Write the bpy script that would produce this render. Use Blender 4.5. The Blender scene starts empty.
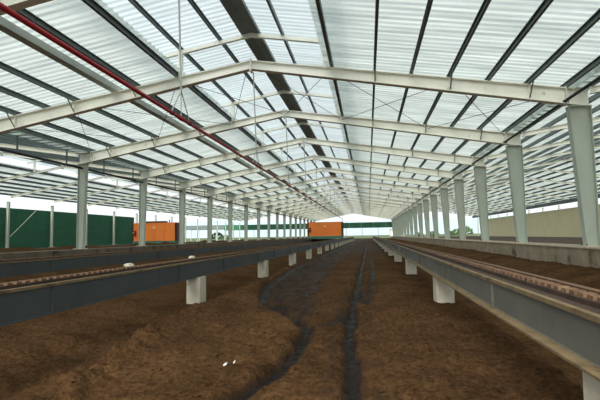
import bpy, math, random
import numpy as np
from mathutils import Matrix, Vector
random.seed(7); rng = np.random.default_rng(7)
sc = bpy.context.scene
col = sc.collection

# ------------------------------------------------------------------ camera
YAW, PITCH, ROLL, FPX = .145, .078, -.017, 460.0
cyw, syw = math.cos(YAW), math.sin(YAW)
fwd = Vector((-syw*math.cos(PITCH), cyw*math.cos(PITCH), math.sin(PITCH)))
r0 = Vector((cyw, syw, 0)); u0 = r0.cross(fwd)
rt = r0*math.cos(ROLL)+u0*math.sin(ROLL); up = -r0*math.sin(ROLL)+u0*math.cos(ROLL)
cd = bpy.data.cameras.new('camera'); cam = bpy.data.objects.new('camera', cd); col.objects.link(cam)
cd.sensor_width = 36; cd.lens = FPX/600*36; cd.clip_end = 3000; cd.clip_start = .05
cam.matrix_world = Matrix(((rt.x, up.x, -fwd.x, 0), (rt.y, up.y, -fwd.y, 0), (rt.z, up.z, -fwd.z, 0), (0, 0, 0, 1)))
sc.camera = cam

# ------------------------------------------------------------------ sky, sun, exposure
w = bpy.data.worlds.new('sky'); sc.world = w; w.use_nodes = True
nt = w.node_tree; nt.nodes.clear()
wo = nt.nodes.new('ShaderNodeOutputWorld'); bg = nt.nodes.new('ShaderNodeBackground')
tc = nt.nodes.new('ShaderNodeTexCoord'); sx = nt.nodes.new('ShaderNodeSeparateXYZ'); rp = nt.nodes.new('ShaderNodeValToRGB')
nt.links.new(tc.outputs['Generated'], sx.inputs[0]); nt.links.new(sx.outputs['Z'], rp.inputs[0])
rp.color_ramp.elements[0].position = 0; rp.color_ramp.elements[0].color = (.93, .96, 1, 1)
rp.color_ramp.elements[1].position = .7; rp.color_ramp.elements[1].color = (.86, .94, .97, 1)
nt.links.new(rp.outputs[0], bg.inputs[0]); bg.inputs[1].default_value = 1.12
nt.links.new(bg.outputs[0], wo.inputs[0])
sl = bpy.data.lights.new('sun', 'SUN'); sun = bpy.data.objects.new('sun', sl); col.objects.link(sun)
sl.energy = 4.8; sl.angle = math.radians(30); sl.color = (1, .97, .9)
sun.rotation_euler = Vector((.12, .8, -.55)).to_track_quat('-Z', 'Y').to_euler()
sc.view_settings.view_transform = 'Standard'; sc.view_settings.look = 'None'
sc.view_settings.exposure = 0.0; sc.view_settings.gamma = 1; sc.view_settings.use_curve_mapping = False

# ------------------------------------------------------------------ helpers
def lin(*c):
    return tuple(((v/255)/12.92 if v/255 <= .04045 else ((v/255+.055)/1.055)**2.4) for v in c)+(1,)
def new_mat(name):
    m = bpy.data.materials.new(name); m.use_nodes = True
    return m, m.node_tree, m.node_tree.nodes['Principled BSDF']
def mat(name, rgb, rough=.6, metal=0, var=.12, scale=3.0, bump=0.0, stretch=(1, 1, 1), rust=None, spec=.4):
    m, t, b = new_mat(name)
    c = lin(*rgb)
    n = t.nodes.new('ShaderNodeTexNoise'); n.inputs['Scale'].default_value = scale; n.inputs['Detail'].default_value = 6
    mp = t.nodes.new('ShaderNodeMapping'); mp.inputs['Scale'].default_value = stretch
    g = t.nodes.new('ShaderNodeNewGeometry'); t.links.new(g.outputs['Position'], mp.inputs[0]); t.links.new(mp.outputs[0], n.inputs['Vector'])
    r = t.nodes.new('ShaderNodeValToRGB'); r.color_ramp.elements[0].position = .3; r.color_ramp.elements[1].position = .7
    r.color_ramp.elements[0].color = tuple(v*(1-var) for v in c[:3])+(1,)
    r.color_ramp.elements[1].color = tuple(min(1, v*(1+var)) for v in c[:3])+(1,)
    t.links.new(n.outputs[0], r.inputs[0]); out = r.outputs[0]
    if rust:
        n2 = t.nodes.new('ShaderNodeTexNoise'); n2.inputs['Scale'].default_value = rust[1]; n2.inputs['Detail'].default_value = 8
        t.links.new(mp.outputs[0], n2.inputs['Vector'])
        r2 = t.nodes.new('ShaderNodeValToRGB'); r2.color_ramp.elements[0].position = rust[2]; r2.color_ramp.elements[1].position = rust[2]+.12
        mx = t.nodes.new('ShaderNodeMix'); mx.data_type = 'RGBA'
        t.links.new(n2.outputs[0], r2.inputs[0]); t.links.new(r2.outputs[0], mx.inputs[0]); t.links.new(out, mx.inputs[6]); mx.inputs[7].default_value = lin(*rust[0]); out = mx.outputs[2]
    t.links.new(out, b.inputs['Base Color'])
    b.inputs['Roughness'].default_value = rough; b.inputs['Metallic'].default_value = metal; b.inputs['Specular IOR Level'].default_value = spec
    if bump:
        bp = t.nodes.new('ShaderNodeBump'); bp.inputs['Strength'].default_value = bump; bp.inputs['Distance'].default_value = .05
        t.links.new(n.outputs[0], bp.inputs['Height']); t.links.new(bp.outputs[0], b.inputs['Normal'])
    return m
class MB:
    def __init__(s): s.v = []; s.f = []
    def hexa(s, p):   # p: 4 bottom, 4 top, both counterclockwise from above
        n = len(s.v); s.v += [tuple(q) for q in p]
        s.f += [(n+3, n+2, n+1, n), (n+4, n+5, n+6, n+7)]+[(n+i, n+(i+1) % 4, n+4+(i+1) % 4, n+4+i) for i in range(4)]
        return s
    def box(s, x0, x1, y0, y1, z0, z1):
        return s.hexa([(x0, y0, z0), (x1, y0, z0), (x1, y1, z0), (x0, y1, z0), (x0, y0, z1), (x1, y0, z1), (x1, y1, z1), (x0, y1, z1)])
    def tube(s, a, b, r, n=8, r2=None):
        a, b = Vector(a), Vector(b); d = (b-a).normalized()
        x = d.orthogonal().normalized(); y = d.cross(x); k = len(s.v); r2 = r if r2 is None else r2
        for p, q in ((a, r), (b, r2)):
            for i in range(n):
                t = 2*math.pi*i/n; s.v.append(tuple(p+(x*math.cos(t)+y*math.sin(t))*q))
        s.f += [(k+i, k+(i+1) % n, k+n+(i+1) % n, k+n+i) for i in range(n)]+[tuple(range(k+n-1, k-1, -1)), tuple(range(k+n, k+2*n))]
        return s
    def extrude_y(s, prof, y0, y1):   # closed profile in XZ
        k = len(s.v); n = len(prof)
        s.v += [(x, y0, z) for x, z in prof]+[(x, y1, z) for x, z in prof]
        s.f += [(k+i, k+(i+1) % n, k+n+(i+1) % n, k+n+i) for i in range(n)]+[tuple(range(k+n-1, k-1, -1)), tuple(range(k+n, k+2*n))]
        return s
    def mesh(s, name, m):
        me = bpy.data.meshes.new(name); me.from_pydata(s.v, [], s.f); me.update()
        me.materials.append(m); return me
    def build(s, name, m, parent=None, loc=(0, 0, 0)):
        return link(name, s.mesh(name, m), parent, loc)
def link(name, me, parent=None, loc=(0, 0, 0)):
    o = bpy.data.objects.new(name, me); col.objects.link(o); o.location = loc
    if parent: o.parent = parent
    return o
def tag(o, label=None, cat=None, group=None, kind=None):
    for k, v in (('label', label), ('category', cat), ('group', group), ('kind', kind)):
        if v: o[k] = v
    return o
def empty(name, loc=(0, 0, 0)):
    o = bpy.data.objects.new(name, None); o.empty_display_size = .2; col.objects.link(o); o.location = loc
    return o
def copy_tree(o, loc):
    c = o.copy(); col.objects.link(c); c.location = loc
    for ch in o.children:
        d = ch.copy(); col.objects.link(d); d.parent = c
        for g in ch.children:
            e = g.copy(); col.objects.link(e); e.parent = d
    return c
ORD = 'first second third fourth fifth sixth seventh eighth ninth tenth eleventh twelfth thirteenth fourteenth fifteenth sixteenth seventeenth eighteenth nineteenth twentieth'.split()

# numpy value noise
def vnoise(x, y, seed=0):
    xi, yi = np.floor(x).astype(int), np.floor(y).astype(int); fx, fy = x-xi, y-yi
    fx, fy = fx*fx*(3-2*fx), fy*fy*(3-2*fy)
    def h(a, b):
        n = (a*374761393+b*668265263+seed*1442695041) & 0xffffffff
        n = ((n ^ (n >> 13))*1274126177) & 0xffffffff
        return ((n ^ (n >> 16)) & 0xffff)/65535.0
    return (h(xi, yi)*(1-fx)+h(xi+1, yi)*fx)*(1-fy)+(h(xi, yi+1)*(1-fx)+h(xi+1, yi+1)*fx)*fy
def fbm(x, y, o=4, seed=0):
    s = np.zeros_like(x); a = .5
    for k in range(o): s += a*(vnoise(x, y, seed+k)-.5); x, y, a = x*2.03, y*2.03, a*.55
    return s
def pdist(X, Y, pl):
    d = np.full(X.shape, 1e9)
    for (ax, ay), (bx, by) in zip(pl[:-1], pl[1:]):
        dx, dy = bx-ax, by-ay; t = np.clip(((X-ax)*dx+(Y-ay)*dy)/(dx*dx+dy*dy), 0, 1)
        d = np.minimum(d, np.hypot(X-ax-t*dx, Y-ay-t*dy))
    return d
def sst(a, b, x):
    t = np.clip((x-a)/(b-a), 0, 1); return t*t*(3-2*t)

# ------------------------------------------------------------------ materials
CREAM = mat('cream_paint', (250, 249, 236), .45, var=.06, scale=1.5, rust=((176, 160, 128), 2.2, .66))
GREY = mat('grey_green_paint', (188, 197, 183), .5, var=.07, scale=2.5, stretch=(1, 1, .4))
PURLIN = mat('galvanised_purlin', (106, 118, 118), .6, var=.15, scale=2)
DARKCAP = mat('dark_ridge_steel', (112, 120, 116), .6, var=.12, scale=2)
GUTTER = mat('gutter_zinc', (186, 192, 188), .5, .2, var=.12, scale=2)
BEAM2 = mat('worn_grey_beam_paint', (100, 99, 92), .6, var=.14, scale=2.5, rust=((86, 74, 60), 3, .62))
BEAM = mat('blue_grey_beam_paint', (70, 77, 78), .5, var=.12, scale=2.5, rust=((70, 62, 52), 3, .66))
RUST = mat('rusty_rail_steel', (112, 84, 62), .75, var=.3, scale=9, rust=((146, 124, 90), 5, .6))
RUSTD = mat('dark_rusty_steel', (66, 50, 40), .85, var=.3, scale=9)
OCHRE = mat('dusty_flange', (124, 106, 76), .85, var=.22, scale=7, rust=((90, 70, 50), 5, .58))
CONC = mat('pale_concrete', (205, 198, 178), .85, var=.12, scale=6, bump=.15, rust=((140, 120, 92), 3, .64))
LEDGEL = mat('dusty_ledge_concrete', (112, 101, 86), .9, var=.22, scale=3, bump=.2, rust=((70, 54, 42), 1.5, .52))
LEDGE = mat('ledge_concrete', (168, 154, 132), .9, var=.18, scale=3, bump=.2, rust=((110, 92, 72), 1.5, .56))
WALLC = mat('cream_render', (232, 222, 184), .9, var=.05, scale=.8)
PIPE = mat('red_oxide_pipe', (168, 30, 40), .45, var=.15, scale=4)
ORANGE = mat('orange_sheet', (255, 138, 56), .45, var=.05, scale=2)
TEAL = mat('teal_frame_paint', (62, 128, 106), .5, var=.1, scale=2)
BROWN = mat('shaded_side_brown', (112, 52, 34), .55, var=.1, scale=2)  # shade on the turner sides is put into this brown; plain brown elsewhere
DARK = mat('dark_steel', (44, 46, 46), .6, var=.1, scale=3)
EMB = mat('pale_plate', (250, 196, 130), .5, var=.03, scale=3)
GREEN = mat('green_windbreak_sheet', (50, 106, 80), .7, var=.12, scale=1.2, stretch=(1, .3, 2))
GRASS = mat('grass', (88, 98, 62), .95, var=.3, scale=.6)
EARTH = mat('outer_earth', (70, 54, 42), .95, var=.25, scale=.8, bump=.4)
LEAF = mat('leaf', (86, 112, 70), .85, var=.3, scale=1)
HILL = mat('hazy_hill', (168, 184, 192), 1, var=.05, scale=.02, spec=0)  # distance haze is put into the pale base colour
WHITE = mat('white_wall', (226, 224, 214), .8, var=.04)
ROOFT = mat('tan_roof', (176, 140, 108), .8, var=.05)
GLASS = mat('dark_window', (70, 80, 86), .2, var=.05)
SCRAP = mat('white_scrap', (226, 224, 216), .7, var=.03)

def sheet_mat(name, c0, c1, clear):
  SHEET = bpy.data.materials.new(name); SHEET.use_nodes = True
  t = SHEET.node_tree; t.nodes.clear()
  o_ = t.nodes.new('ShaderNodeOutputMaterial'); tr = t.nodes.new('ShaderNodeBsdfTransparent'); tl = t.nodes.new('ShaderNodeBsdfTranslucent'); df = t.nodes.new('ShaderNodeBsdfDiffuse')
  m1 = t.nodes.new('ShaderNodeMixShader'); m2 = t.nodes.new('ShaderNodeMixShader'); m1.inputs[0].default_value = .36; m2.inputs[0].default_value = clear
  g = t.nodes.new('ShaderNodeNewGeometry'); mp = t.nodes.new('ShaderNodeMapping'); mp.inputs['Scale'].default_value = (.25, 2.2, .25)
  n = t.nodes.new('ShaderNodeTexNoise'); n.inputs['Scale'].default_value = 1.6; n.inputs['Detail'].default_value = 5
  r = t.nodes.new('ShaderNodeValToRGB'); r.color_ramp.elements[0].position = .3; r.color_ramp.elements[1].position = .68
  r.color_ramp.elements[0].color = c0; r.color_ramp.elements[1].color = c1
  t.links.new(g.outputs['Position'], mp.inputs[0]); t.links.new(mp.outputs[0], n.inputs['Vector']); t.links.new(n.outputs[0], r.inputs[0])
  for s_ in (tl, df): t.links.new(r.outputs[0], s_.inputs['Color'])
  t.links.new(tl.outputs[0], m1.inputs[1]); t.links.new(df.outputs[0], m1.inputs[2])
  t.links.new(m1.outputs[0], m2.inputs[1]); t.links.new(tr.outputs[0], m2.inputs[2]); t.links.new(m2.outputs[0], o_.inputs[0])
  return SHEET
SHEET = sheet_mat('translucent_sheet', (.50, .56, .52, 1), (.82, .88, .83, 1), .19)
FIBRE = sheet_mat('grey_fibreglass', (.62, .68, .66, 1), (.74, .8, .77, 1), 0.0)
SHEETB = sheet_mat('clear_bluish_sheet', (.58, .66, .67, 1), (.78, .86, .88, 1), .24)

def soil_mat(name, dry, damp):
    m, t, b = new_mat(name)
    g = t.nodes.new('ShaderNodeNewGeometry')
    n1 = t.nodes.new('ShaderNodeTexNoise'); n1.inputs['Scale'].default_value = 1.1; n1.inputs['Detail'].default_value = 8
    n2 = t.nodes.new('ShaderNodeTexNoise'); n2.inputs['Scale'].default_value = 20; n2.inputs['Detail'].default_value = 10; n2.inputs['Roughness'].default_value = .75
    for q in (n1, n2): t.links.new(g.outputs['Position'], q.inputs['Vector'])
    r1 = t.nodes.new('ShaderNodeValToRGB'); r1.color_ramp.elements[0].position = .32; r1.color_ramp.elements[1].position = .68
    r1.color_ramp.elements[0].color = tuple(v*.72 for v in lin(*dry)[:3])+(1,); r1.color_ramp.elements[1].color = tuple(v*1.22 for v in lin(*dry)[:3])+(1,)
    r2 = t.nodes.new('ShaderNodeValToRGB'); r2.color_ramp.elements[0].position = .3; r2.color_ramp.elements[1].position = .7
    r2.color_ramp.elements[0].color = (.25, .25, .25, 1); r2.color_ramp.elements[1].color = (1.75, 1.7, 1.6, 1)
    mu = t.nodes.new('ShaderNodeMix'); mu.data_type = 'RGBA'; mu.blend_type = 'MULTIPLY'; mu.inputs[0].default_value = 1
    t.links.new(n1.outputs[0], r1.inputs[0]); t.links.new(n2.outputs[0], r2.inputs[0]); t.links.new(r1.outputs[0], mu.inputs[6]); t.links.new(r2.outputs[0], mu.inputs[7])
    at = t.nodes.new('ShaderNodeAttribute'); at.attribute_name = 'wet'
    mx = t.nodes.new('ShaderNodeMix'); mx.data_type = 'RGBA'; mx.inputs[7].default_value = lin(*damp)
    t.links.new(at.outputs['Fac'], mx.inputs[0]); t.links.new(mu.outputs[2], mx.inputs[6]); t.links.new(mx.outputs[2], b.inputs['Base Color'])
    mr = t.nodes.new('ShaderNodeMapRange'); mr.inputs[3].default_value = .95; mr.inputs[4].default_value = .5
    t.links.new(at.outputs['Fac'], mr.inputs[0]); t.links.new(mr.outputs[0], b.inputs['Roughness'])
    bp = t.nodes.new('ShaderNodeBump'); bp.inputs['Strength'].default_value = .9; bp.inputs['Distance'].default_value = .04
    t.links.new(n2.outputs[0], bp.inputs['Height']); t.links.new(bp.outputs[0], b.inputs['Normal'])
    sp = t.nodes.new('ShaderNodeMapRange'); sp.inputs[3].default_value = .02; sp.inputs[4].default_value = .14
    t.links.new(at.outputs['Fac'], sp.inputs[0]); t.links.new(sp.outputs[0], b.inputs['Specular IOR Level'])
    return m
SOIL = soil_mat('compost_soil', (84, 62, 42), (31, 26, 23))

# ------------------------------------------------------------------ layout numbers
F0, DY, NF = 8.18, 6.0, 19                       # first frame, spacing, count
FY = [F0+DY*i for i in range(NF)]
YA, YB = -4.0, FY[-1]+.6                         # roof begins and ends
WB = 19.6; BX = [-33.0, -13.4, 6.2, 25.8]        # column rows
ZB = -.44                                        # column feet
def zt(x, c=-3.6): return 5.69-.16*abs(x-c)      # rafter top in a bay with ridge at c
def zm(x, c=-3.6): return 6.62-.17*abs(x-c)      # ridge monitor strut top

# ------------------------------------------------------------------ ground, ledges, outer walls
gr = MB().box(-400, 400, -60, 900, -3.2, -3.0)
gr.v = []; gr.f = []
gr.hexa([(-34, -20, -1.9), (27, -20, -1.9), (27, 124, -1.9), (-34, 124, -1.9), (-34, -20, -1.5), (27, -20, -1.5), (27, 124, -1.5), (-34, 124, -1.5)])
tag(gr.build('floor', EARTH), 'earth ground under the whole shed', 'floor', kind='structure')
gb = MB()
gb.box(-900, -33.4, -60, 1500, -1.3, -.9).box(26.2, 900, -60, 1500, -1.3, -.9).box(-33.4, 26.2, 124, 1500, -1.3, -.9)
tag(gb.build('floor.001', GRASS), 'open grassy land outside the shed', 'floor', kind='structure')
gl = MB().box(-33.4, -14.0, -4, 124, -1.5, -.74)
tag(gl.build('floor.002', EARTH), 'earth floor of the neighbouring bay on the left', 'floor', kind='structure')
gl = MB().box(6.95, 26.2, -4, 124, -1.5, -.74)
tag(gl.build('floor.003', EARTH), 'earth floor of the neighbouring bay on the right', 'floor', kind='structure')
# concrete ledges that carry the column rows
lp = empty('trim_1'); tag(lp, 'low concrete ledge under the left column row', 'ledge', kind='structure')
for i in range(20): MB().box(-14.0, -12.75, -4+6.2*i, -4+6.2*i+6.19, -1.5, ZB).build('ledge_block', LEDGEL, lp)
rp_ = empty('trim_2'); tag(rp_, 'concrete ledge wall under the right column row', 'ledge', kind='structure')
for i in range(20):
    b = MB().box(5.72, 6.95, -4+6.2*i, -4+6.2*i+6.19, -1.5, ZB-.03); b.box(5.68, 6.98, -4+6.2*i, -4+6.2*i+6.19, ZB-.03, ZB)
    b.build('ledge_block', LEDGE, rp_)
# green sheet wall on the far left, one sheet panel per strip
wl = empty('wall_left', (-33.3, 0, -.74)); tag(wl, 'dark green sheet wall along the far left side of the shed', 'wall', kind='structure')
pm = {}
for zi, (z0, z1) in enumerate(((0, 1.24), (1.235, 2.52), (2.515, 3.82))):
    me = MB()
    for k in range(20):
        y0 = k*.3; me.box(0, .018, y0, y0+.15, z0, z1)
    me.box(-.03, .005, 0, 5.98, z0, z1)
    pm[zi] = me.mesh('green_sheet', GREEN)
for k in range(8, 15):
    y = F0-24+6*k
    if y > 56.5: break
    for zi in range(3): link('green_sheet', pm[zi], wl, (0.02*(zi % 2), y+.01, 0))
# cream wall on the far right
wr = empty('wall_right', (25.55, 0, -.74)); tag(wr, 'cream rendered wall along the far right side of the shed', 'wall', kind='structure')
for k in range(4, 17):
    b = MB().box(0, .2, F0-6+6*k, F0+6*k-.03, -.3, 3.62); b.box(-.04, .24, F0-6+6*k, F0+6*k-.03, 3.62, 3.7)
    b.build('wall_panel', WALLC, wr)
# green valance across the far end and a grey one beyond it on the left
yE = FY[-1]+1.2
wf = empty('wall_far', (0, yE, 0)); tag(wf, 'dark green sheet valance hung across the far end of the shed', 'wall', kind='structure')
for k in range(15):
    MB().box(-37.5+3*k, -37.5+3*k+2.98, -.03, .03, 1.75, 3.15).build('valance_sheet', GREEN, wf)
for k in range(12): MB().box(-37.5+4*k, -37.38+4*k, .05, .17, -.9, 3.2).build('valance_post', GREY, wf)

# ------------------------------------------------------------------ roof: purlins, ridge caps, sheets (three bays)
def sheet_profile(n_ribs, pitch, d=.042):
    ys = []
    for i in range(n_ribs):
        y = i*pitch; ys += [(y, 0), (y+pitch*.55, 0), (y+pitch*.66, d), (y+pitch*.88, d)]
    ys.append((n_ribs*pitch, 0)); return ys
def sheet_mesh(xa, xb, fz, n, pitch=.25, y0=0, both=True):
    me = MB(); pr = sheet_profile(n, pitch)
    for y, d in pr: me.v += [(xa, y0+y, fz(xa)+d), (xb, y0+y, fz(xb)+d)]
    me.f = [(2*i, 2*i+1, 2*i+3, 2*i+2) for i in range(len(pr)-1)]
    return me
def cprof(x, z, wd, h, flip=1, th=.02):
    a = x-wd/2*flip; b = x+wd/2*flip; s = th*flip
    return [(a, z), (b, z), (b, z+th), (a+s, z+th), (a+s, z+h-th), (b, z+h-th), (b, z+h), (a, z+h)]
def roof(c, name, label, main, mon=True):
    ce = empty(name); tag(ce, label, 'roof', kind='structure')
    xs = [2.5, 3.95, 5.06, 6.18, 7.3, 8.42, 9.45]
    if not mon: xs = [.5, 1.5]+xs
    for sgn in (-1, 1):
        for k, dx in enumerate(xs):
            x = c+sgn*dx; wd, h = .07, .17
            if k == 0 and mon: wd, h, x = .09, .18, x+(.12 if sgn > 0 else 0)
            if sgn < 0 and k == 2 and main:
                x = c-4.7; z = zt(x, c)
                MB().box(x-.13, x+.13, YA, YB, z, z+.2).build('purlin', GUTTER, ce); continue
            MB().extrude_y(cprof(x, zt(x, c), wd, h, -sgn), YA, YB).build('purlin', PURLIN, ce)
        for dx in ((1.05, 2.4) if mon else ()):
            x = c+sgn*dx; MB().extrude_y(cprof(x, zm(x, c), .07, .15, -sgn), YA, YB).build('monitor_purlin', PURLIN, ce)
    if mon: MB().extrude_y([(c-.3, zm(c-.3, c)-.0), (c, zm(c, c)+.02), (c+.3, zm(c+.3, c)), (c+.3, zm(c+.3, c)+.13), (c, zm(c, c)+.16), (c-.3, zm(c-.3, c)+.13)], YA, YB).build('ridge_beam', DARKCAP, ce)
    slopes = [(c-9.62, c-2.36, lambda x: zt(x, c)+.205), (c+2.36, c+9.62, lambda x: zt(x, c)+.205),
              (c-3.4, c-.02, lambda x: zm(x, c)+.165), (c+.02, c+3.1, lambda x: zm(x, c)+.165)]
    if not mon: slopes = [(c-9.62, c-.02, slopes[0][2]), (c+.02, c+9.62, slopes[1][2])]
    for xa, xb, fz in slopes:
        SM = SHEETB if abs((xa+xb)/2-c) < 2 else SHEET
        if main:
            me = sheet_mesh(xa, xb, fz, 4).mesh('roof_sheet', SM)
            for k in range(8, 60): link('roof_sheet', me, ce, (0, k, .004*(k % 2)))
            far = MB()
            for y0, n in ((YA, int((8-YA)/.25)), (60, int((YB-60)/.25))):
                s = sheet_mesh(xa, xb, fz, n, y0=y0); b = len(far.v); far.v += s.v; far.f += [tuple(i+b for i in f) for f in s.f]
            tag(far.build('roof_sheet_run', SM, ce), kind='stuff')
        else:
            tag(sheet_mesh(xa, xb, fz, int((YB-YA)/.25), y0=YA).build('roof_sheet_run', SM, ce), kind='stuff')
    return ce
CC = [-23.2, -3.6, 16.0]
roof(CC[1], 'ceiling', 'white translucent ribbed roof over the middle bay with raised ridge', True)
roof(CC[0], 'ceiling.001', 'white translucent ribbed roof over the left neighbouring bay', False)
CR = roof(CC[2], 'ceiling.002', 'white translucent ribbed roof over the right neighbouring bay', False, False)

MB().box(25.2, 25.5, YA, YB, 3.62, 4.1).build('eave_beam', PURLIN, CR)
# valley gutters and eave struts along the column rows
def run(name, prof, m, label, cat, y0=YA, y1=YB):
    return tag(MB().extrude_y(prof, y0, y1).build(name, m), label, cat)
CE = bpy.data.objects['ceiling']
for x, hw in ((BX[1], .28), (BX[2], .13)):
    z = zt(x)+.02
    MB().extrude_y([(x-hw-.08, z+.22), (x-hw, z), (x+hw, z), (x+hw+.08, z+.22), (x+hw+.06, z+.22), (x+hw-.01, z+.02), (x-hw+.01, z+.02), (x-hw-.06, z+.22)], YA, YB).build('valley_gutter', FIBRE if x < 0 else SHEET, CE)
    m = MB()
    for k in range(int((YB-YA)/.5)): m.box(x-hw-.02, x+hw+.02, YA+.5*k, YA+.5*k+.07, z-.03, z)
    m.build('gutter_straps', FIBRE if x < 0 else SHEET, CE)['kind'] = 'stuff'
st = empty('eave_strut', (BX[1], 0, 3.42)); tag(st, 'thin dark eave strut bar below the left gutter', 'bar')
MB().tube((-.1, 8, 0), (-.1, YB, 0), .055, 8).build('strut_tube', DARK, st)
for k in range(38): MB().box(-.12, -.08, F0+1.8+3*k, F0+1.86+3*k, .05, .69).build('strut_hanger', PURLIN, st)
st = empty('eave_strut', (BX[2], 0, 3.78)); tag(st, 'thin dark eave strut bar along the tops of the right columns', 'bar')
MB().tube((-.42, 8, 0), (-.42, YB, 0), .045, 8).build('strut_tube', DARK, st)
for k in range(NF): MB().box(-.44, -.3, FY[k]-.04, FY[k]+.04, -.05, .05).build('strut_cleat', PURLIN, st)

# ------------------------------------------------------------------ steel columns
def make_column(name, inner, z0, z1, tapered):
    """inner: list of +1/-1 sides that carry rafters"""
    c = empty(name)
    d0, d1 = tapered
    s = inner
    xo = -.26*s; xi0 = xo+d0*s; xi1 = xo+d1*s; H = z1-z0; tf, wf_ = .016, (.125 if d1 > .5 else .11)
    def seg(a0, a1, b0, b1, yy, m):  # a: bottom x range, b: top x range
        l0, h0 = min(a0, a1), max(a0, a1); l1, h1 = min(b0, b1), max(b0, b1)
        return m.hexa([(l0, -yy, .03), (h0, -yy, .03), (h0, yy, .03), (l0, yy, .03), (l1, -yy, H), (h1, -yy, H), (h1, yy, H), (l1, yy, H)])
    m = MB(); seg(xo, xo+tf*s, xo, xo+tf*s, wf_, m); m.build('outer_flange', GREY, c)
    m = MB(); seg(xi0-tf*s, xi0, xi1-tf*s, xi1, wf_, m); m.build('inner_flange', GREY, c)
    m = MB(); seg(xo+tf*s, xi0-tf*s, xo+tf*s, xi1-tf*s, .007, m); m.build('web', GREY, c)
    bx = (xo+xi0)/2
    MB().box(bx-.26, bx+.26, -.2, .2, 0, .03).build('base_plate', CONC, c)
    m = MB()
    for dx in (-.2, .2):
        for dy in (-.16, .16): m.tube((bx+dx, dy, .03), (bx+dx, dy, .08), .016, 6)
    tag(m.build('anchor_bolts', DARK, c), kind='stuff')
    lo, hi = min(xo, xi1), max(xo, xi1)
    MB().box(lo-.01, hi+.01, -.13, .13, H, H+.02).build('cap_plate', GREY, c)
    return c
COLZ = zt(BX[2], -3.6)-.52
rows = [(BX[1], 1, 'left row beside the middle bay', 'grey green steel column', 'columns of the left row', ZB, 1),
        (BX[2], -1, 'right row beside the middle bay', 'pale grey steel column', 'columns of the right row', ZB, 0),
        (BX[0]+.25, 1, 'outer row in front of the green sheet wall', 'slim pale grey steel column', 'columns of the outer left row', -.74, 5),
        (BX[3]+.35, -1, 'outer row behind the cream wall', 'slim grey steel column', 'columns of the outer right row', -.74, 3)]
for x, s, where, what, grp, z0, skip in rows:
    proto = None; n = 0
    for k in range(skip, NF):
        if proto is None: proto = make_column('steel_column', s, z0, COLZ, (.2, .2) if z0 != ZB else ((.31, .42) if s > 0 else (.36, .6))); o = proto; o.location = (x, FY[k], z0)
        else: o = copy_tree(proto, (x, FY[k], z0))
        n += 1
        lb = f'{ORD[n-1].capitalize()} {what} from the near end of the {where}'
        tag(o, lb, 'column', grp)

# ------------------------------------------------------------------ portal rafters
def make_rafter(L, dE, dR, full=True):
    r = empty('roof_rafter')
    fw, tf = (.11, .024) if full else (.07, .014)
    for s in (-1, 1):
        h = empty_part = MB()
        xe, xr = s*L, s*.004
        zte, ztr = zt(L, 0)-.0, zt(0, 0)
        def bar(y, za_e, zb_e, za_r, zb_r):
            p = [(xe, -y, za_e), (xr, -y, za_r), (xr, y, za_r), (xe, y, za_e), (xe, -y, zb_e), (xr, -y, zb_r), (xr, y, zb_r), (xe, y, zb_e)]
            h.hexa(p)
        bar(.005, zte-dE, zte, ztr-dR, ztr); bar(fw, zte-tf, zte, ztr-tf, ztr); bar(fw, zte-dE, zte-dE+tf, ztr-dR, ztr-dR+tf)
        h.build('rafter_half', CREAM, r)
        MB().box(s*.012-.011, s*.012+.011, -.12, .12, ztr-dR-.08, ztr+.06).build('apex_plate', CREAM, r)
        if not full: continue
        xp = s*(L-.62); zp = zt(xp, 0)
        MB().box(xp-.012, xp+.012, -.12, .12, zp-.52, zp+.03).build('end_plate', CREAM, r)
        m = MB()
        for dz in (-.1, -.25, -.4):
            for dy in (-.07, .07): m.tube((xp-.03, dy, zp+dz), (xp+.03, dy, zp+dz), .016, 6)
        tag(m.build('plate_bolts', PURLIN, r), kind='stuff')
        for dx in (3.95, 6.18, 8.42):
            x = s*dx; z = zt(x, 0); d = dR+(dE-dR)*dx/L
            MB().tube((x, -.06, z-d+.03), (x, -.5, z+.06), .02, 6).build('fly_brace', PURLIN, r)
            MB().box(x-.008, x+.008, -.1, .1, z-d+tf, z-tf).build('web_stiffener', CREAM, r)
    return r
protos = {0: make_rafter(WB/2+.24, .5, .29), 1: make_rafter(WB/2-.3, .2, .15, False)}; used = set()
for ci, (c, nm, sk) in enumerate(((CC[1], 'middle bay', 0), (CC[0], 'left neighbouring bay', 1), (CC[2], 'right neighbouring bay', 1))):
    n = 0
    for k in range(sk, NF):
        q = min(ci, 1); proto = protos[q]
        if q not in used: o = proto; o.location = (c, FY[k], 0); used.add(q)
        else: o = copy_tree(proto, (c, FY[k], 0))
        n += 1
        lb = f'{ORD[n-1].capitalize()} cream gabled steel rafter from the camera, spanning the {nm}'
        tag(o, lb, 'rafter', f'rafters of the {nm}')
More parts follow.
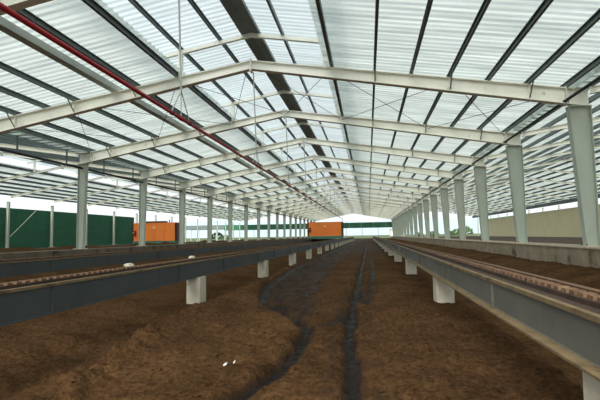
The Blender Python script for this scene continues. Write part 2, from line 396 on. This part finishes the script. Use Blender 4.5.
# ridge monitor frames
def make_monitor():
    r = empty('monitor_frame')
    for s in (-1, 1):
        MB().box(s*2.4-.065, s*2.4+.065, -.06, .06, zt(2.4, 0), zm(2.4, 0)-.1).build('post', CREAM, r)
        h = MB(); xe, xr = s*3.0, 0
        a, b = zm(xe, 0), zm(0, 0)
        h.hexa([(xe, -.06, a-.12), (xr, -.06, b-.12), (xr, .06, b-.12), (xe, .06, a-.12), (xe, -.06, a), (xr, -.06, b), (xr, .06, b), (xe, .06, a)])
        h.build('strut', CREAM, r)
    return r
mon = make_monitor(); first = True
for ci, (c, nm) in enumerate(((CC[1], 'middle bay'), (CC[0], 'left neighbouring bay'))):
    n = 0
    for k in range(1, NF):
        if first: o = mon; o.location = (c, FY[k], 0); first = False
        else: o = copy_tree(mon, (c, FY[k], 0))
        n += 1
        lb = f'{ORD[n-1].capitalize()} small cream raised ridge frame from the camera, on a {nm} rafter'
        tag(o, lb, 'roof frame', f'ridge frames of the {nm}')
# thin cross brace rods under the roof
def brace(x0, x1, k, lb):
    e = empty('cross_brace', (0, 0, 0)); y0, y1 = FY[k], FY[k+1]
    for a, b in ((x0, x1), (x1, x0)):
        MB().tube((a, y0, zt(a)-.12), (b, y1, zt(b)-.12-(.03 if a > b else 0)), .01, 6).build('brace_rod', DARK, e)
    tag(e, lb, 'brace', 'roof cross braces')
for k, bay in ((1, 'second'), (5, 'sixth'), (10, 'eleventh')):
    for x0, x1, wh in ((-6.0, -3.7, 'just left of the ridge'), (-3.5, -1.1, 'just right of the ridge'), (-1.0, 2.6, 'midway down the right slope'), (2.7, 5.8, 'low on the right slope'), (-9.7, -6.1, 'midway down the left slope'), (-13.0, -9.8, 'low on the left slope')):
        brace(x0, x1, k, f'pair of thin crossed brace rods {wh} behind the {bay} rafter')

# ------------------------------------------------------------------ red pipe and its hangers
PX, PZ = -3.46, 2.27
pp = empty('red_pipe', (PX, 0, PZ)); tag(pp, 'long dark red pipe hung below the ridge down the middle bay', 'pipe')
for k in range(11): MB().tube((0, 2.2+6*k, 0), (0, 8.2+6*k if k < 10 else 64.2, 0), .033, 12).build('pipe_length', PIPE, pp)
for k in range(1, 11): MB().tube((0, 2.12+6*k, 0), (0, 2.28+6*k, 0), .043, 12).build('coupling', PIPE, pp)
MB().tube((0, 4.3, .035), (0, 4.3, .08), .014, 8).build('valve', DARK, pp)
MB().tube((0, 64.2, .033), (0, 64.2, -.405), .033, 10).build('drop_leg', PIPE, pp)
hg = empty('pipe_hanger'); 
MB().tube((0, 0, .52), (-.07, 0, 3.05), .02, 8).build('rod', GUTTER, hg)
for dy in (-.42, .42): MB().tube((0, 0, .54), (0, dy, .035), .012, 6).build('hanger_leg', GUTTER, hg)
MB().tube((0, 0, .54), (0, 0, .035), .01, 6).build('hanger_leg', GUTTER, hg)
for dy in (-.42, 0, .42): MB().tube((0, dy-.02, 0), (0, dy+.02, 0), .042, 10).build('pipe_clamp', DARK, hg)
for k in range(0, 9):
    o = hg if k == 0 else copy_tree(hg, (0, 0, 0)); o.location = (PX, FY[k]+.02, PZ)
    tag(o, f'{ORD[k].capitalize()} thin rod hanger from the camera, with splayed legs holding the red pipe', 'hanger', 'rod hangers on the red pipe')

# ------------------------------------------------------------------ rail beams on concrete piers
def rail_beam(x, side, ztop, zbot, label, y0=1.2, y1=118, bm=BEAM):
    """side: +1 when the visible web faces +x"""
    e = empty('rail_beam', (x, 0, ztop)); tag(e, label, 'rail beam')
    h = ztop-zbot; L = 6.0; n = int((y1-y0)/L); s = side
    web = MB().box(min(0, -.02*s), max(0, -.02*s), .02, L-.02, -h+.015, -.02).mesh('web_plate', bm)
    bf = MB().box(min(.02*s, -.2*s), max(.02*s, -.2*s), .02, L-.02, -h, -h+.015).mesh('bottom_flange', bm)
    tf = MB().box(min(.0, -.26*s), max(.0, -.26*s), .01, L-.01, -.02, 0).mesh('top_flange', RUSTD)
    lip = MB().box(min(.02*s, -.02*s), max(.02*s, -.02*s), .01, L-.01, -.022, .008).mesh('flange_lip', OCHRE)
    m = MB().box(-.17*s-.05, -.17*s+.05, .005, L-.005, 0, .03)
    rail = m.mesh('rail', RUSTD)
    m = MB().box(min(.02*s, 0), max(.02*s, 0), -.012, .012, -h+.015, -.02); stf = m.mesh('stiffener', bm)
    m = MB()
    for j in range(50):
        yy = .03+.12*j; m.box(-.17*s-.03, -.17*s+.045, yy, yy+.07, .03, .055)
    clip = m.mesh('rack_teeth', RUST)
    m = MB(); m.extrude_y([(-.5*s-.03, -.06), (-.5*s+.03, -.06), (-.5*s+.03, .0), (-.5*s-.03, .0)], .005, L-.005)
    guide = m.mesh('guide_rail', RUST)
    foot = MB().box(min(.02*s, .1*s), max(.02*s, .09*s), .01, L-.01, -h, -h+.015).mesh('bottom_lip', OCHRE)
    tie = MB().box(min(-.55*s, -.2*s), max(-.55*s, -.2*s), -.04, .04, -.08, -.06).mesh('tie_bar', bm)
    for k in range(n):
        loc = (0, y0+L*k, 0)
        for nm, me in (('web_plate', web), ('bottom_flange', bf), ('top_flange', tf), ('flange_lip', lip), ('rail', rail))+((('guide_rail', guide), ('bottom_lip', foot)) if s < 0 else ()): link(nm, me, e, loc)
        tag(link('rack_teeth', clip, e, loc), kind='stuff')
        for q in (0.8, 3.4): link('stiffener', stf, e, (0, y0+L*k+q, 0))
        for q in ((1.5, 4.5) if s < 0 else ()): link('tie_bar', tie, e, (0, y0+L*k+q, 0))
    return e
rail_beam(-3.4, 1, -.47, -.79, 'blue grey steel rail beam with rusty rail just left of the middle soil bed')
rail_beam(1.1, -1, -.42, -.67, 'grey steel rail beam with rusty clipped rail just right of the middle soil bed', 1.0, bm=BEAM2)
rail_beam(-7.9, 1, -.47, -.79, 'dark grey rail beam farther left, between the near beam and the left columns', 1.2)
def pier(zt_, zb_):
    m = MB(); a, b = .14, .19; c = .025
    p = [(-a+c, -b), (a-c, -b), (a, -b+c), (a, b-c), (a-c, b), (-a+c, b), (-a, b-c), (-a, -b+c)]
    n = len(p); m.v = [(x*1.04, y*1.04, zb_) for x, y in p]+[(x, y, zt_) for x, y in p]
    m.f = [(i, (i+1) % n, n+(i+1) % n, n+i) for i in range(n)]+[tuple(range(n-1, -1, -1)), tuple(range(n, 2*n))]
    return m.mesh('concrete_pier', CONC)
pl = pier(-.79, -1.62)
def pier_label(n, side):
    return f'{ORD[n].capitalize()} pale concrete pier from the camera, under the rail beam {side} of the middle bed'
for k in range(18):
    tag(link('concrete_pier', pl, None, (-3.46, 9.0+6*k, 0)), pier_label(k, 'left'), 'pier', 'piers under the left rail beam')
pr = pier(-.67, -1.62)
for k in range(18):
    tag(link('concrete_pier', pr, None, (1.2, 2.42 if k == 0 else 7.9+5.8*(k-1), 0)), pier_label(k, 'right'), 'pier', 'piers under the right rail beam')

# ------------------------------------------------------------------ soil beds
RL = [(-1.04, 3.0), (-1.0, 3.39), (-.88, 3.75), (-.78, 4.24), (-.76, 5.13), (-.79, 5.94), (-1.05, 6.63), (-1.5, 7.3), (-1.91, 8.15), (-2.18, 9.89), (-2.36, 13.83), (-2.43, 21.09), (-2.3, 43.6), (-2.3, 118)]
RLr = [(-.79, 5.94), (-.93, 7.52), (-1.13, 10.26), (-1.34, 16.14), (-1.4, 40), (-1.4, 118)]
RR = [(-.13, 2.8), (-.15, 3.48), (-.19, 4.56), (-.25, 5.68), (-.27, 7.55), (-.25, 10.26), (-.24, 16.05), (-.22, 37), (-.22, 118)]
R2 = [(-.06, 7.4), (.02, 8.6), (.06, 10.5), (.1, 13), (.12, 17), (.12, 24)]
RW = [(-.57, 5.89), (-.42, 6.4), (-.27, 6.99)]
BK = [(-2.1, 2.6), (-2.33, 3.26), (-2.48, 4.37), (-2.64, 5.35), (-2.8, 7.24)]
def soil_h(X, Y):
    n1 = fbm(X*.7+3, Y*.35+9, 4, 3); n2 = fbm(X*4, Y*4, 4, 11); n3 = fbm(X*16, Y*16, 3, 21)
    fade = 1/(1+(Y/35)**2)
    mid = (X > -3.75) & (X < 1.46)
    crest = np.exp(-((X+2.45)/.42)**2)*.16*sst(4, 9, Y)
    right = sst(-.1, .5, X)*.1-.05*sst(.7,1.1,X)
    z = -1.33+.17*sst(-3.35, -2.3, X)+crest+right
    zl = -1.3+.38*np.exp(-((X+6.1)/1.2)**2)
    zl2 = -1.25+.42*np.exp(-((X+10.6)/1.3)**2)
    zr = -1.38+.42*sst(2.4, 5.6, X)
    z = np.where(mid, z, np.where(X < -7.8, zl2, np.where(X < 0, zl, zr)))
    n4 = fbm(X*9, Y*9, 3, 77)
    z = z+.16*n1+(.07*n2+(.035*n3)+.12*np.maximum(n4-.1, 0))*(.35+fade)
    dl, dr, dw, db = pdist(X, Y, RL), pdist(X, Y, RR), pdist(X, Y, RW), pdist(X, Y, BK)
    xl = np.interp(Y, [p[1] for p in RL], [p[0] for p in RL]); xr = np.interp(Y, [p[1] for p in RLr], [p[0] for p in RLr])
    wob = .11*fbm(X*6, Y*5, 4, 41)
    rutl = 1-sst(.06, .105, dl+wob); rutr = 1-sst(.055, .095, dr+wob); rutw = 1-sst(.03, .14, dw+wob)
    d2 = pdist(X, Y, R2); rut2 = (1-sst(.03, .08, d2+wob*1.6))*.85
    patch = (1-sst(.1, .34, np.hypot((X+1.45)*.75, (Y-7.5)*.45)+wob*2.5))
    patch = np.maximum(patch, (1-sst(.1, .3, np.hypot((X+.15)*1.2, (Y-8.6)*.22)+wob*3))*.8)
    edge = sst(.10, .2, dl)*(1-sst(.2, .38, dl))
    inside = sst(-.05, .15, X-xl)*(1-sst(-.1, .2, X-xr))*sst(6.0, 6.9, Y)
    lump = fbm(X*7, Y*5, 4, 61)
    z = z-.09*rutl-.08*rutr-.03*rutw-.03*rut2-.02*patch+.1*lump*patch-.05*inside+.16*lump*inside+.05*edge*(.5+2*lump)
    lipr = sst(.1, .18, dr)*(1-sst(.18, .32, dr)); z = z+.03*lipr*(.6+3*lump)
    bank = 1-sst(.04, .3, db+wob*2); z = z+mid*bank*(.06+.33*lump)
    wet = np.clip(np.maximum.reduce([rutl*.97, rutr*.97, rutw*.9, rut2, patch*.9, inside*(.6+1.5*lump), .45*lipr*(.4+3*lump), .5*sst(14, 40, Y)*mid]), 0, 1)*mid
    return z, wet
ys = [1.0]
while ys[-1] < 120: ys.append(ys[-1]+max(.045, ys[-1]*.0085))
ys = np.array(ys)
def bed(x0, x1, dx, label, name='soil_bed'):
    xs = np.linspace(x0, x1, int((x1-x0)/dx)+1); X, Y = np.meshgrid(xs, ys); Z, W = soil_h(X, Y)
    nx, ny = len(xs), len(ys)
    v = np.stack([X, Y, Z], -1).reshape(-1, 3)
    idx = np.arange(nx*ny).reshape(ny, nx)
    f = np.stack([idx[:-1, :-1], idx[:-1, 1:], idx[1:, 1:], idx[1:, :-1]], -1).reshape(-1, 4)
    me = bpy.data.meshes.new(name); me.from_pydata(v.tolist(), [], f.tolist()); me.update()
    a = me.attributes.new('wet', 'FLOAT', 'POINT'); a.data.foreach_set('value', W.reshape(-1).astype(np.float32))
    for p in me.polygons: p.use_smooth = True
    me.materials.append(SOIL)
    return tag(link(name, me), label, 'soil', kind='stuff')
bed(-3.72, 1.44, .035, 'brown compost soil filling the middle bed, with dark wet ruts')
bed(-7.92, -3.72, .15, 'brown compost soil between the two left rail beams')
bed(-12.76, -7.92, .2, 'brown compost soil between the farther left beam and the column ledge')
bed(1.44, 5.74, .12, 'brown compost soil between the right rail beam and the ledge wall')
# dark spilled soil along the back of the left ledge
m = MB(); ny = 420
for i in range(ny+1):
    y = 8+.26*i
    nz = fbm(np.array([y*.9, y*.9+40, y*.9+80]), np.array([1., 2., 3.]), 4, 9)
    m.v += [(-15.0, y, -.76), (-14.75, y, -.5+.3*nz[0]), (-14.25, y, -.33+.35*nz[1]), (-13.85, y, ZB+.06+.12*nz[2]), (-13.7, y, ZB-.01)]
for i in range(ny):
    for j in range(4): a = 5*i+j; m.f.append((a, a+1, a+6, a+5))
tag(m.build('soil_spill', SOIL), 'dark spilled soil heaped along the back of the left column ledge', 'soil', kind='stuff')
# loose clods
m = MB(); N = 2600
px = rng.uniform(-3.3, 1.0, N*2); py = 2.6+15*rng.random(N*2)**1.6
keep = (pdist(px, py, RL) > .17) & (pdist(px, py, RR) > .15) & (rng.random(N*2) < .35+.65*np.clip(1-pdist(px, py, RL)/.5, 0, 1)); px, py = px[keep][:N], py[keep][:N]
pz, _ = soil_h(px, py)
for x, y, z in zip(px, py, pz):
    r_ = random.uniform(.006, .022); k = len(m.v)
    for dx, dy, dz in ((1, 0, 0), (-1, 0, 0), (0, 1, 0), (0, -1, 0), (0, 0, .8), (0, 0, -.8)):
        m.v.append((x+dx*r_*random.uniform(.7, 1.3), y+dy*r_*random.uniform(.7, 1.3), z+dz*r_*random.uniform(.7, 1.3)+r_*.3))
    m.f += [(k+a, k+b, k+c) for a, b, c in ((0, 2, 4), (2, 1, 4), (1, 3, 4), (3, 0, 4), (2, 0, 5), (1, 2, 5), (3, 1, 5), (0, 3, 5))]
tag(m.build('soil_clods', SOIL), 'loose crumbs and clods scattered over the middle soil bed', 'soil', kind='stuff')
def scrap(x, y, s, label, name='paper_scrap', dz=.012, z=None):
    zz = soil_h(np.array([x]), np.array([y]))[0][0] if z is None else z
    m = MB(); m.v = [(-s, -s*.5, 0), (s*.8, -s*.6, .012), (s, s*.5, .02), (-s*.7, s*.6, .006), (-s*.9, -s*.5, .012), (s*.7, -s*.55, .03), (s*.9, s*.5, .035), (-s*.6, s*.6, .02)]
    m.f = [(3, 2, 1, 0), (4, 5, 6, 7), (0, 1, 5, 4), (1, 2, 6, 5), (2, 3, 7, 6), (3, 0, 4, 7)]
    tag(m.build(name, SCRAP, None, (x, y, zz+dz)), label, 'scrap')
scrap(-1.33, 4.18, .018, 'white paper scrap on brown soil left of the curved rut, larger of two')
scrap(-1.25, 4.2, .01, 'tiny white paper scrap on brown soil, right beside the larger scrap')
scrap(-3.0, 7.9, .02, 'white paper scrap on soil beside the nearest left concrete pier')
def lump(x, y, z, s, label):
    m = MB(); n = 8
    for j, (rr, zz) in enumerate(((1, 0), (.9, .5), (.5, .85))):
        for i in range(n):
            a = 2*math.pi*i/n; m.v.append((rr*s*math.cos(a)*random.uniform(.8, 1.15), rr*s*1.6*math.sin(a)*random.uniform(.8, 1.15), zz*s*.7))
    m.f = [tuple(range(n-1, -1, -1)), tuple(range(2*n, 3*n))]+[(j*n+i, j*n+(i+1) % n, (j+1)*n+(i+1) % n, (j+1)*n+i) for j in (0, 1) for i in range(n)]
    tag(m.build('sandbag', CONC, None, (x, y, z)), label, 'sandbag')
lump(-3.64, 6.65, -.415, .07, 'pale grey lump lying on the left rail, nearer of two')
lump(-3.64, 9.2, -.415, .07, 'pale grey lump lying on the left rail above the nearest pier')

# ------------------------------------------------------------------ compost turning machines
def machine(loc, W, D, H, label, zb, zd, top):
    e = empty('compost_turner', loc); tag(e, label, 'machine', 'orange compost turning machines')
    bf = MB().box(-W/2, W/2, 0, .16, zb, zb+.3).box(-W/2, W/2, D-.16, D, zb, zb+.3).box(-W/2, -W/2+.16, .16, D-.16, zb, zb+.3).box(W/2-.16, W/2, .16, D-.16, zb, zb+.3)
    bf.build('base_frame', TEAL, e)
    n = 4; pw = (W-.24)/n
    for i in range(n):
        x0 = -W/2+.12+i*pw; p = MB().box(x0+.01, x0+pw-.01, .03, .07, zb+.32, H-.08)
        p.box(x0+.02, x0+pw-.02, .015, .03, zb+1.0, zb+1.06)
        p.build('front_panel', ORANGE, e)
        MB().box(x0+.01, x0+pw-.01, D-.07, D-.03, zb+.32, H-.08).build('back_panel', ORANGE, e)
    for s in (-1, 1):
        MB().box(min(s*(W/2-.02), s*(W/2-.08)), max(s*(W/2-.02), s*(W/2-.08)), .1, D-.1, zb+.32, H-.1).build('side_panel', BROWN, e)
        for y in (.0, D-.1): MB().box(s*W/2-.05, s*W/2+.05, y, y+.1, zb+.3, H).build('corner_post', DARK, e)
        for y in (.45, D-.45):
            wh = MB().tube((s*(W/2-.12)-.05, y, .2), (s*(W/2-.12)+.05, y, .2), .2, 16).build('wheel', DARK, e)
            MB().tube((s*(W/2-.12)-.14, y, .2), (s*(W/2-.12)+.14, y, .2), .07, 10).build('wheel_hub', TEAL, wh)
            MB().box(s*(W/2-.12)-.1, s*(W/2-.12)+.1, y-.09, y+.09, .2, zb+.3).build('axle_bracket', DARK, e)
    MB().box(-W/2+.02, W/2-.02, .02, D-.02, H-.08, H).build('top_cover', ORANGE, e)
    if top: MB().box(-W*.3, W*.16, D*.4, D*.75, H, H+.22).build('motor_housing', DARK, e)
    if top: MB().tube((W*.25, D*.5, H), (W*.25, D*.5, H+.35), .06, 8).build('exhaust', DARK, e)
    MB().box(-.16, .16, 0, .03, H-.72, H-.4).build('maker_plate', EMB, e)
    cb = MB().box(-W/2+.1, -W/2+.45, -.14, .03, zb+.9, zb+1.5).build('control_box', BROWN, e)
    MB().box(-W/2+.15, -W/2+.24, -.16, -.14, zb+1.25, zb+1.35).build('switch', SCRAP, cb)
    dr = MB().tube((-W/2+.3, D/2, zd), (W/2-.3, D/2, zd), .16, 12).build('turning_drum', DARK, e)
    pd = MB()
    for k in range(14):
        x = -W/2+.45+k*(W-.9)/13; a = k*1.1
        pd.hexa([(x-.03, D/2-.03, zd), (x+.03, D/2-.03, zd), (x+.03, D/2+.03, zd), (x-.03, D/2+.03, zd)]+[(x+dx+.0, D/2+dy+.34*math.cos(a), zd+.3*math.sin(a)) for dx, dy in ((-.05, -.03), (.05, -.03), (.05, .03), (-.05, .03))])
    tag(pd.build('paddles', DARK, dr), kind='stuff')
    return e
machine((-5.82, 63, -.415), 4.74, 2.4, 2.27, 'orange compost turner with teal base at the far end of the rails, centre', 0.02, -.25, False)
machine((-23.85, 49, -.74), 5.2, 2.4, 2.5, 'orange compost turner with shade-darkened brown side standing behind the left columns beside the green wall', .14, .36, True)

# ------------------------------------------------------------------ far surroundings
m = MB(); nx = 60
for i in range(nx+1):
    x = -900+1500*i/nx; h = 18+26*(.5+fbm(np.array([x*.006]), np.array([2.0]), 4, 5)[0])
    m.v += [(x, 900, -2), (x, 960, h), (x, 1100, h*.6), (x, 1100, -2)]
for i in range(nx):
    a = 4*i; m.f += [(a, a+4, a+5, a+1), (a+1, a+5, a+6, a+2), (a+2, a+6, a+7, a+3)]
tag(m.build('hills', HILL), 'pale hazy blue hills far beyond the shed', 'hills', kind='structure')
hb = empty('white_building', (10.5, 165, -.9)); tag(hb, 'small white building far beyond the open end of the shed', 'building')
MB().box(-2.6, 2.6, 0, 6, 0, 2.6).build('wall', WHITE, hb)
h = MB(); h.extrude_y([(-2.9, 2.6), (2.9, 2.6), (0, 3.5)], -.3, 6.3); h.build('roof', ROOFT, hb)
for x in (-1.5, 0, 1.5): MB().box(x-.35, x+.35, -.04, .02, 1.0, 1.9).build('window', GLASS, hb)
def bush(x, y, r, h, label):
    e = empty('shrub', (x, y, -.9)); tag(e, label, 'shrub', 'shrubs beyond the shed')
    MB().tube((0, 0, 0), (0, 0, h*.5), .06, 6, .03).build('stem', BROWN, e)
    m = MB()
    for k in range(220):
        a = random.uniform(0, 6.28); b = math.acos(random.uniform(-.3, 1)); q = random.uniform(.5, 1)**.5
        p = Vector((r*q*math.sin(b)*math.cos(a), r*q*math.sin(b)*math.sin(a), h*.35+h*.6*q*math.cos(b)))
        d1 = Vector((random.gauss(0, 1), random.gauss(0, 1), random.gauss(0, 1))).normalized()*r*.16; d2 = d1.orthogonal().normalized()*r*.1
        k0 = len(m.v); m.v += [tuple(p-d1), tuple(p+d2), tuple(p+d1), tuple(p-d2)]; m.f.append((k0, k0+1, k0+2, k0+3))
    tag(m.build('foliage', LEAF, e), kind='stuff')
for i, (x, y, r_, h) in enumerate(((13, 122, 1.2, 1.5), (17.5, 128, 1.5, 1.7), (21.5, 126, 1.3, 1.6), (24, 131, 1.8, 2.2), (-40, 126, 1.3, 1.6), (-47, 140, 2, 2.6), (30, 150, 2.5, 3.4))):
    bush(x, y, r_, h, ['low green shrub beyond the right columns, leftmost', 'low green shrub beyond the right columns, second from left', 'low green shrub beyond the right columns, third from left', 'bushy green shrub beyond the right columns, fourth from left', 'small green shrub beyond the far left end of the valance', 'larger green shrub well beyond the far left end', 'tall green shrub beyond the end of the cream wall'][i])

e = empty('fence_stay', (-33, 0, 0)); tag(e, 'thin pale slanting stay rod in front of the green sheet wall', 'rod')
MB().tube((.35, 38.2, .4), (.35, 41.4, 2.9), .03, 6).build('rod', GREY, e)
e = empty('far_shed', (-46, 131, -.9)); tag(e, 'long low grey open shed far beyond the left bay', 'building')
MB().box(-9, 7, 0, 8, 3.3, 4.5).build('roof', PURLIN, e)
for k in range(7): MB().box(-8.8+2.6*k, -8.6+2.6*k, .1, .3, 0, 3.3).build('post', GREY, e)
